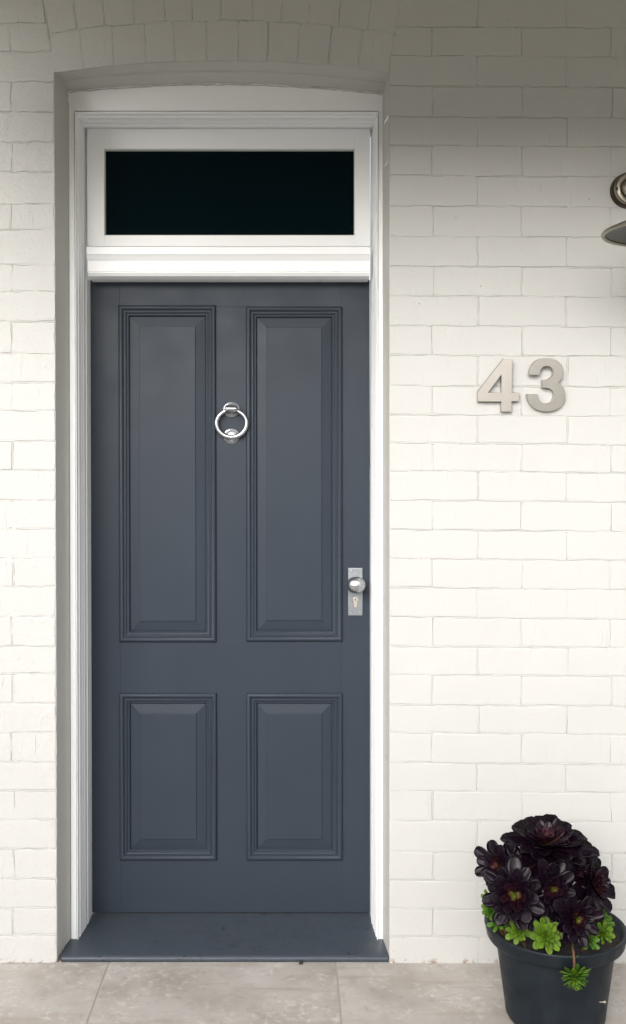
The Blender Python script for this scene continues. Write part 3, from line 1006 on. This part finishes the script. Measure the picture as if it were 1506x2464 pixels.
# ------------------------------------------------------------------ succulents
def leaf_mesh(name, mat, width=0.34, cup=0.10, curl=0.10, thick=0.045, tip=0.5, rows=9):
    """unit leaf along +Y, upper side +Z; u across, v along"""
    cols_ = 5
    vs_, uv, fs = [], [], []
    pk = 0.72 - 0.10 * tip
    def wd(v):
        if v < pk:
            q = v / pk
            w = 0.22 + 0.78 * (q * q * (3 - 2 * q)) ** 0.9
        else:
            q = (v - pk) / (1 - pk)
            w = math.sqrt(max(0.0, 1 - q ** (2.3 - 0.9 * tip)))
        return width * 0.5 * w
    for side in (1, -1):
        for i in range(rows):
            v = i / (rows - 1); v = 1 - (1 - v) ** 1.5
            w = wd(v) if i < rows - 1 else 0.006
            for j in range(cols_):
                u = -1 + 2 * j / (cols_ - 1)
                z = cup * (u * u) * (w / (width * 0.5)) * width + curl * v * v
                edge = 1 - abs(u) ** 2.5
                z += side * thick * 0.5 * edge * (1.0 - 0.6 * v) * (1 if 0 < i < rows - 1 else 0.5)
                vs_.append((u * w, v, z)); uv.append((0.5 + 0.5 * u, v))
    n = rows * cols_
    for s_ in (0, 1):
        for i in range(rows - 1):
            for j in range(cols_ - 1):
                a = s_*n + i*cols_ + j
                q = (a, a+1, a+cols_+1, a+cols_)
                fs.append(q if s_ == 0 else q[::-1])
    me = bpy.data.meshes.new(name)
    me.from_pydata(vs_, [], fs)
    ul = me.uv_layers.new(name='UVMap')
    for lp_ in me.loops: ul.data[lp_.index].uv = uv[lp_.vertex_index]
    bm = bmesh.new(); bm.from_mesh(me)
    bmesh.ops.remove_doubles(bm, verts=bm.verts[:], dist=1e-4)
    bmesh.ops.recalc_face_normals(bm, faces=bm.faces[:])
    bm.to_mesh(me); bm.free()
    me.polygons.foreach_set('use_smooth', [True] * len(me.polygons))
    me.materials.append(mat)
    return me

def leaf_mat(name, stops, edge, rough=0.34, var=0.25, edge_amt=0.6, spec=0.13):
    m, t, b = mat_new(name, (0.02, 0.01, 0.02), rough, spec=spec)
    uvn = nd(t, 'ShaderNodeTexCoord')
    sp_ = nd(t, 'ShaderNodeSeparateXYZ'); t.links.new(uvn.outputs['UV'], sp_.inputs[0])
    oi = nd(t, 'ShaderNodeObjectInfo')
    tcn = noise(t, uvn.outputs['Object'], 4.0, 3)
    vv = math_(t, 'ADD', sp_.outputs['Y'], math_(t, 'MULTIPLY', math_(t, 'SUBTRACT', tcn, 0.5), 0.25))
    c = ramp(t, vv, stops)
    ed = math_(t, 'ABSOLUTE', math_(t, 'SUBTRACT', sp_.outputs['X'], 0.5))
    ef = ramp(t, ed, [(0.44, 0.0), (0.5, edge_amt)])
    c = mix(t, ef, c, edge)
    hv = nd(t, 'ShaderNodeHueSaturation')
    t.links.new(c, hv.inputs['Color'])
    t.links.new(math_(t, 'ADD', math_(t, 'MULTIPLY', oi.outputs['Random'], var * 2), 1 - var), hv.inputs['Value'])
    t.links.new(hv.outputs[0], b.inputs['Base Color'])
    t.links.new(ramp(t, noise(t, uvn.outputs['Object'], 12, 3), [(0.3, max(0.05, rough - .08)), (0.7, rough + .12)]), b.inputs['Roughness'])
    bump(t, b, noise(t, uvn.outputs['Object'], 30, 3), 0.1, 0.0006)
    return m
DK = (0.0060, 0.0020, 0.0056)
M_leaf_dark = leaf_mat('aeonium_dark', [(0.0, (0.016, 0.008, 0.006)), (0.22, (0.008, 0.003, 0.005)), (0.55, DK), (1.0, (0.0045, 0.0020, 0.0045))], (0.016, 0.010, 0.014), 0.26)
M_leaf_mid = leaf_mat('aeonium_maroon', [(0.0, (0.10, 0.09, 0.02)), (0.25, (0.05, 0.018, 0.012)), (0.6, (0.014, 0.0035, 0.007)), (1.0, (0.006, 0.0025, 0.005))], (0.03, 0.012, 0.02), 0.26)
M_leaf_core = leaf_mat('aeonium_heart', [(0.0, (0.12, 0.18, 0.02)), (0.45, (0.12, 0.14, 0.025)), (0.75, (0.06, 0.03, 0.012)), (1.0, (0.022, 0.006, 0.008))], (0.06, 0.03, 0.018), 0.36)
M_leaf_pink = leaf_mat('aeonium_pink', [(0.0, (0.22, 0.19, 0.07)), (0.4, (0.16, 0.085, 0.06)), (0.75, (0.05, 0.018, 0.024)), (1.0, (0.018, 0.006, 0.011))], (0.09, 0.045, 0.036), 0.36)
M_green = leaf_mat('succulent_green', [(0.0, (0.06, 0.10, 0.010)), (0.4, (0.032, 0.092, 0.007)), (0.85, (0.052, 0.115, 0.011)), (1.0, (0.09, 0.12, 0.022))], (0.10, 0.19, 0.025), 0.42, 0.3, 0.4)
M_lime = leaf_mat('succulent_lime', [(0.0, (0.075, 0.10, 0.010)), (0.5, (0.055, 0.115, 0.007)), (1.0, (0.085, 0.135, 0.014))], (0.12, 0.18, 0.03), 0.42, 0.25, 0.4)
M_stem, _, _ = mat_new('succulent_stem', (0.09, 0.04, 0.02), 0.7)
M_stemdk, _, _ = mat_new('aeonium_stem', (0.02, 0.013, 0.009), 0.8)
LM = {}
for nm, mt in (('dark', M_leaf_dark), ('mid', M_leaf_mid), ('core', M_leaf_core), ('pink', M_leaf_pink)):
    LM[nm] = [leaf_mesh('aeonium_leaf', mt, w, cu, cr_, .07, tp) for (w, cu, cr_, tp) in ((.48, .20, .10, .08), (.44, .28, .18, .25), (.52, .15, .03, .0))]
for nm, mt in (('green', M_green), ('lime', M_lime)):
    LM[nm] = [leaf_mesh('green_leaf', mt, w, cu, cr_, .10, tp) for (w, cu, cr_, tp) in ((.46, .22, .14, .4), (.42, .28, .22, .3), (.50, .16, .08, .5))]
LM['spike'] = [leaf_mesh('spiky_leaf', M_green, w, .25, cr_, .09, 1.0) for (w, cr_) in ((.42, .10), (.36, .2))] + [leaf_mesh('spiky_leaf', M_lime, .36, .25, .05, .09, 1.0)]

def put_leaf(mesh, root, M):
    o = bpy.data.objects.new('leaf', mesh)
    link(o, root)
    o.matrix_local = M
    return o

def rosette_leaves(root, n, Rr, kinds, e0, e1, shrink=0.74, phase=0.0, flop=6, power=1.0, lift=0.16, hollow=0.05):
    for k in range(n):
        t = k / (n - 1)
        phi = phase + k * 2.39996 + random.uniform(-.12, .12)
        L = Rr * (1 - shrink * t ** power) * random.uniform(.9, 1.06)
        el = e0 + (e1 - e0) * t ** 1.25 + random.uniform(-flop, flop) * (1 - .6 * t)
        kind = kinds(t)
        M = (Matrix.Rotation(phi, 4, 'Z') @ Matrix.Translation((0, Rr * hollow * (1 - t), Rr * lift * t)) @ Matrix.Rotation(R(el), 4, 'X')
             @ Matrix.Rotation(R(random.uniform(-9, 9)), 4, 'Y') @ Matrix.Diagonal((L * random.uniform(.9, 1.12), L, L, 1)))
        put_leaf(random.choice(LM[kind]), root, M)

aeo = empty('black_aeonium', PC + Vector((0, 0, .224)))
tag(aeo, 'bushy succulent with glossy near black rosettes in the charcoal pot', 'succulent')
AL = aeo.location.copy()
def kinds_dark(core):
    def f(t):
        if t > .86: return core
        if t > .60: return 'mid'
        return 'dark'
    return f
#        px    py    Y      axis                 R     n   core    e0  e1
ROS = [(1316, 2042, -.300, (-.05, -.32, .94), .122, 56, 'pink', -10, 66),
       (1203, 2086, -.285, (-.55, -.72, .45), .076, 30, 'pink', 0, 70),
       (1236, 2155, -.390, (-.22, -.90, .38), .088, 42, 'core', -4, 64),
       (1323, 2139, -.385, (.02, -.93, .36), .076, 36, 'core', 6, 70),
       (1416, 2128, -.350, (.62, -.70, .36), .090, 40, 'mid', -4, 68),
       (1384, 2210, -.430, (.10, -.95, .28), .068, 34, 'core', 0, 66),
       (1372, 2098, -.335, (.20, -.70, .68), .078, 22, 'dark', 0, 60),
       (1270, 2103, -.330, (-.20, -.70, .68), .080, 22, 'dark', 0, 60),
       (1352, 2178, -.385, (.05, -.88, .45), .066, 18, 'dark', 0, 60),
       (1290, 2190, -.385, (-.05, -.88, .45), .064, 18, 'dark', 0, 60),
       (1322, 2080, -.280, (.00, -.75, .66), .080, 18, 'dark', 0, 60)]
#        px    py    Y      axis                 R     n   core    e0  e1
for (px, py, Yd, ax, Rr, n, core, e0, e1) in ROS:
    c = P(px, py, Yd)
    axv = Vector(ax).normalized()
    ro = empty('rosette', (0, 0, 0), aeo)
    ro.matrix_local = facing(c - AL, axv)
    rosette_leaves(ro, n, Rr, kinds_dark(core), e0, e1, phase=random.uniform(0, 6))
    foot = Vector((PC.x + (c.x - PC.x) * .35, PC.y + (c.y - PC.y) * .35, .222))
    mid = foot.lerp(c, .5) + Vector((0, 0, .012)); end = c - axv * .004
    m_ = MB(); pts = []
    for k in range(9):
        t = k / 8
        pts.append((foot * (1-t)**2 + mid * 2*t*(1-t) + end * t*t) - AL)
    m_.tube(pts, [.009 - .003 * k / 8 for k in range(9)], 10); m_.build('stem', M_stemdk, aeo, smooth=70)

GRN = [(1313, 2250, -.425, (-.05, -.80, .45), .047, 34, 'lime', -4, 60, 'green succulent rosette hanging over the pot rim beneath the middle dark rosette'),
       (1247, 2240, -.405, (-.25, -.80, .45), .036, 26, 'lime', -4, 60, 'pale green succulent rosette at the pot rim below the left front dark rosette'),
       (1440, 2222, -.360, (.35, -.62, .70), .044, 28, 'green', 4, 62, 'larger mid green succulent rosette inside the right side of the pot'),
       (1450, 2246, -.395, (.30, -.85, .35), .032, 20, 'lime', -2, 60, 'small lime green succulent rosette low at the right rim of the pot'),
       (1417, 2264, -.420, (.10, -.85, .45), .028, 16, 'green', 4, 60, 'tiny green succulent rosette just right of the front dark rosette'),
       (1176, 2166, -.300, (-.62, -.62, .45), .026, 18, 'lime', 4, 66, 'topmost small green succulent rosette on the left edge of the pot'),
       (1180, 2192, -.315, (-.60, -.70, .35), .028, 18, 'green', 0, 66, 'middle one of the green succulent rosettes up the left edge of the pot'),
       (1200, 2219, -.350, (-.35, -.80, .45), .030, 18, 'green', 0, 66, 'lowest green succulent rosette on the left rim of the pot')]
for (px, py, Yd, ax, Rr, n, kind, e0, e1, lb) in GRN:
    c = P(px, py, Yd)
    axv = Vector(ax).normalized()
    g = empty('green_succulent', c)
    tag(g, lb, 'succulent', 'green succulents around the pot edge')
    g.rotation_euler = axv.to_track_quat('Z', 'Y').to_euler()
    rosette_leaves(g, n, Rr, lambda t: kind if (t < .8 or kind == 'green') else 'lime', e0, e1, shrink=.62, phase=random.uniform(0, 6), flop=9)
    m_ = MB()
    Mi = facing(c, axv).inverted()
    fx = Vector((PC.x + (c.x - PC.x) * .8, PC.y + (c.y - PC.y) * .8, .219))
    m_.tube([Mi @ fx, Mi @ (fx.lerp(c, .5) + Vector((0, 0, .003))), Vector((0, 0, -.001))], .0035, 8); m_.build('stem', M_stem, g, smooth=70)

# offset dangling over the rim on its runner
hc = P(1382, 2340, -.470)
hg = empty('hanging_succulent', hc)
tag(hg, 'spiky bright green succulent offset dangling by a brown runner over the pot rim', 'succulent')
hx = Vector((.05, -.62, -.78)).normalized()
hr = empty('rosette', (0, 0, 0), hg); hr.matrix_local = facing(Vector((0, 0, 0)), hx)
for k in range(56):
    t = k / 55
    phi = k * 2.39996; L = .040 * (1 - .45 * t) * random.uniform(.88, 1.08)
    el = -38 + 112 * t + random.uniform(-7, 7)
    M = Matrix.Rotation(phi, 4, 'Z') @ Matrix.Translation((0, .0015, .006 + .010 * t)) @ Matrix.Rotation(R(el), 4, 'X') @ Matrix.Diagonal((L, L, L, 1))
    put_leaf(random.choice(LM['spike']), hr, M)
m_ = MB()
sp_ = [P(1377, 2272, -.405) - hc, P(1378, 2283, -.448) - hc, P(1379.5, 2292, -.462) - hc, P(1381, 2305, -.467) - hc, P(1381.5, 2320, -.470) - hc, Vector((0, 0, .004))]
m_.tube(sp_, [.0028, .0030, .0031, .0030, .0034, .0042], 10); m_.build('runner', M_stem, hg, smooth=70)
for sgn in (1, -1):
    M = Matrix.Translation(P(1380.5, 2307, -.469) - hc) @ Matrix.Rotation(R(-90 * sgn), 4, 'Y') @ Matrix.Rotation(R(60), 4, 'X')
    base = P(1380.5, 2307, -.469) - hc
    d_ = Vector((sgn * .8, -.25, .45)).normalized()
    Mq = Matrix.Translation(base) @ d_.to_track_quat('Y', 'Z').to_matrix().to_4x4() @ Matrix.Diagonal((.012, .014, .012, 1))
    put_leaf(LM['lime'][1], hg, Mq)

# ------------------------------------------------------------------ litter
M_litter, _, _ = mat_new('dead_leaf_dark', (0.012, 0.010, 0.008), 0.8)
m_ = MB()
c = P(724, 2317.5, -.004); c.z = .0005
m_.add([c + Vector(v) for v in ((-.006, -.005, 0), (.006, -.004, .001), (.005, .003, .008), (-.001, .004, .010), (-.005, .003, .006), (0, -.002, .006))],
       [(0, 1, 5), (1, 2, 5), (2, 3, 5), (3, 4, 5), (4, 0, 5), (0, 1, 2, 3, 4)])
tag(m_.build('dead_leaf', M_litter, None, loc='centre'), 'tiny curled black dead leaf on the tiles against the sill', 'leaf litter')
M_straw, _, _ = mat_new('dry_petal', (0.42, 0.38, 0.30), 0.8)
m_ = MB()
rp_ = []
for k in range(7):
    t = k / 6
    px = 1422 + 26 * t; py = 2410 + 9 * t
    an = (px - 1335) / 137.0
    q = PC + Vector((.1400 * math.sin(an), -.1400 * math.cos(an), .094 - .009 * t))
    rp_.append(q)
m_.tube(rp_, [.0006, .0010, .0012, .0014, .0020, .0034, .0026], 6)
tag(m_.build('dry_petal', M_straw, None, smooth=70), 'pale dry petal stuck to the side of the charcoal pot', 'leaf litter')
print('bricks', n_brick[0])
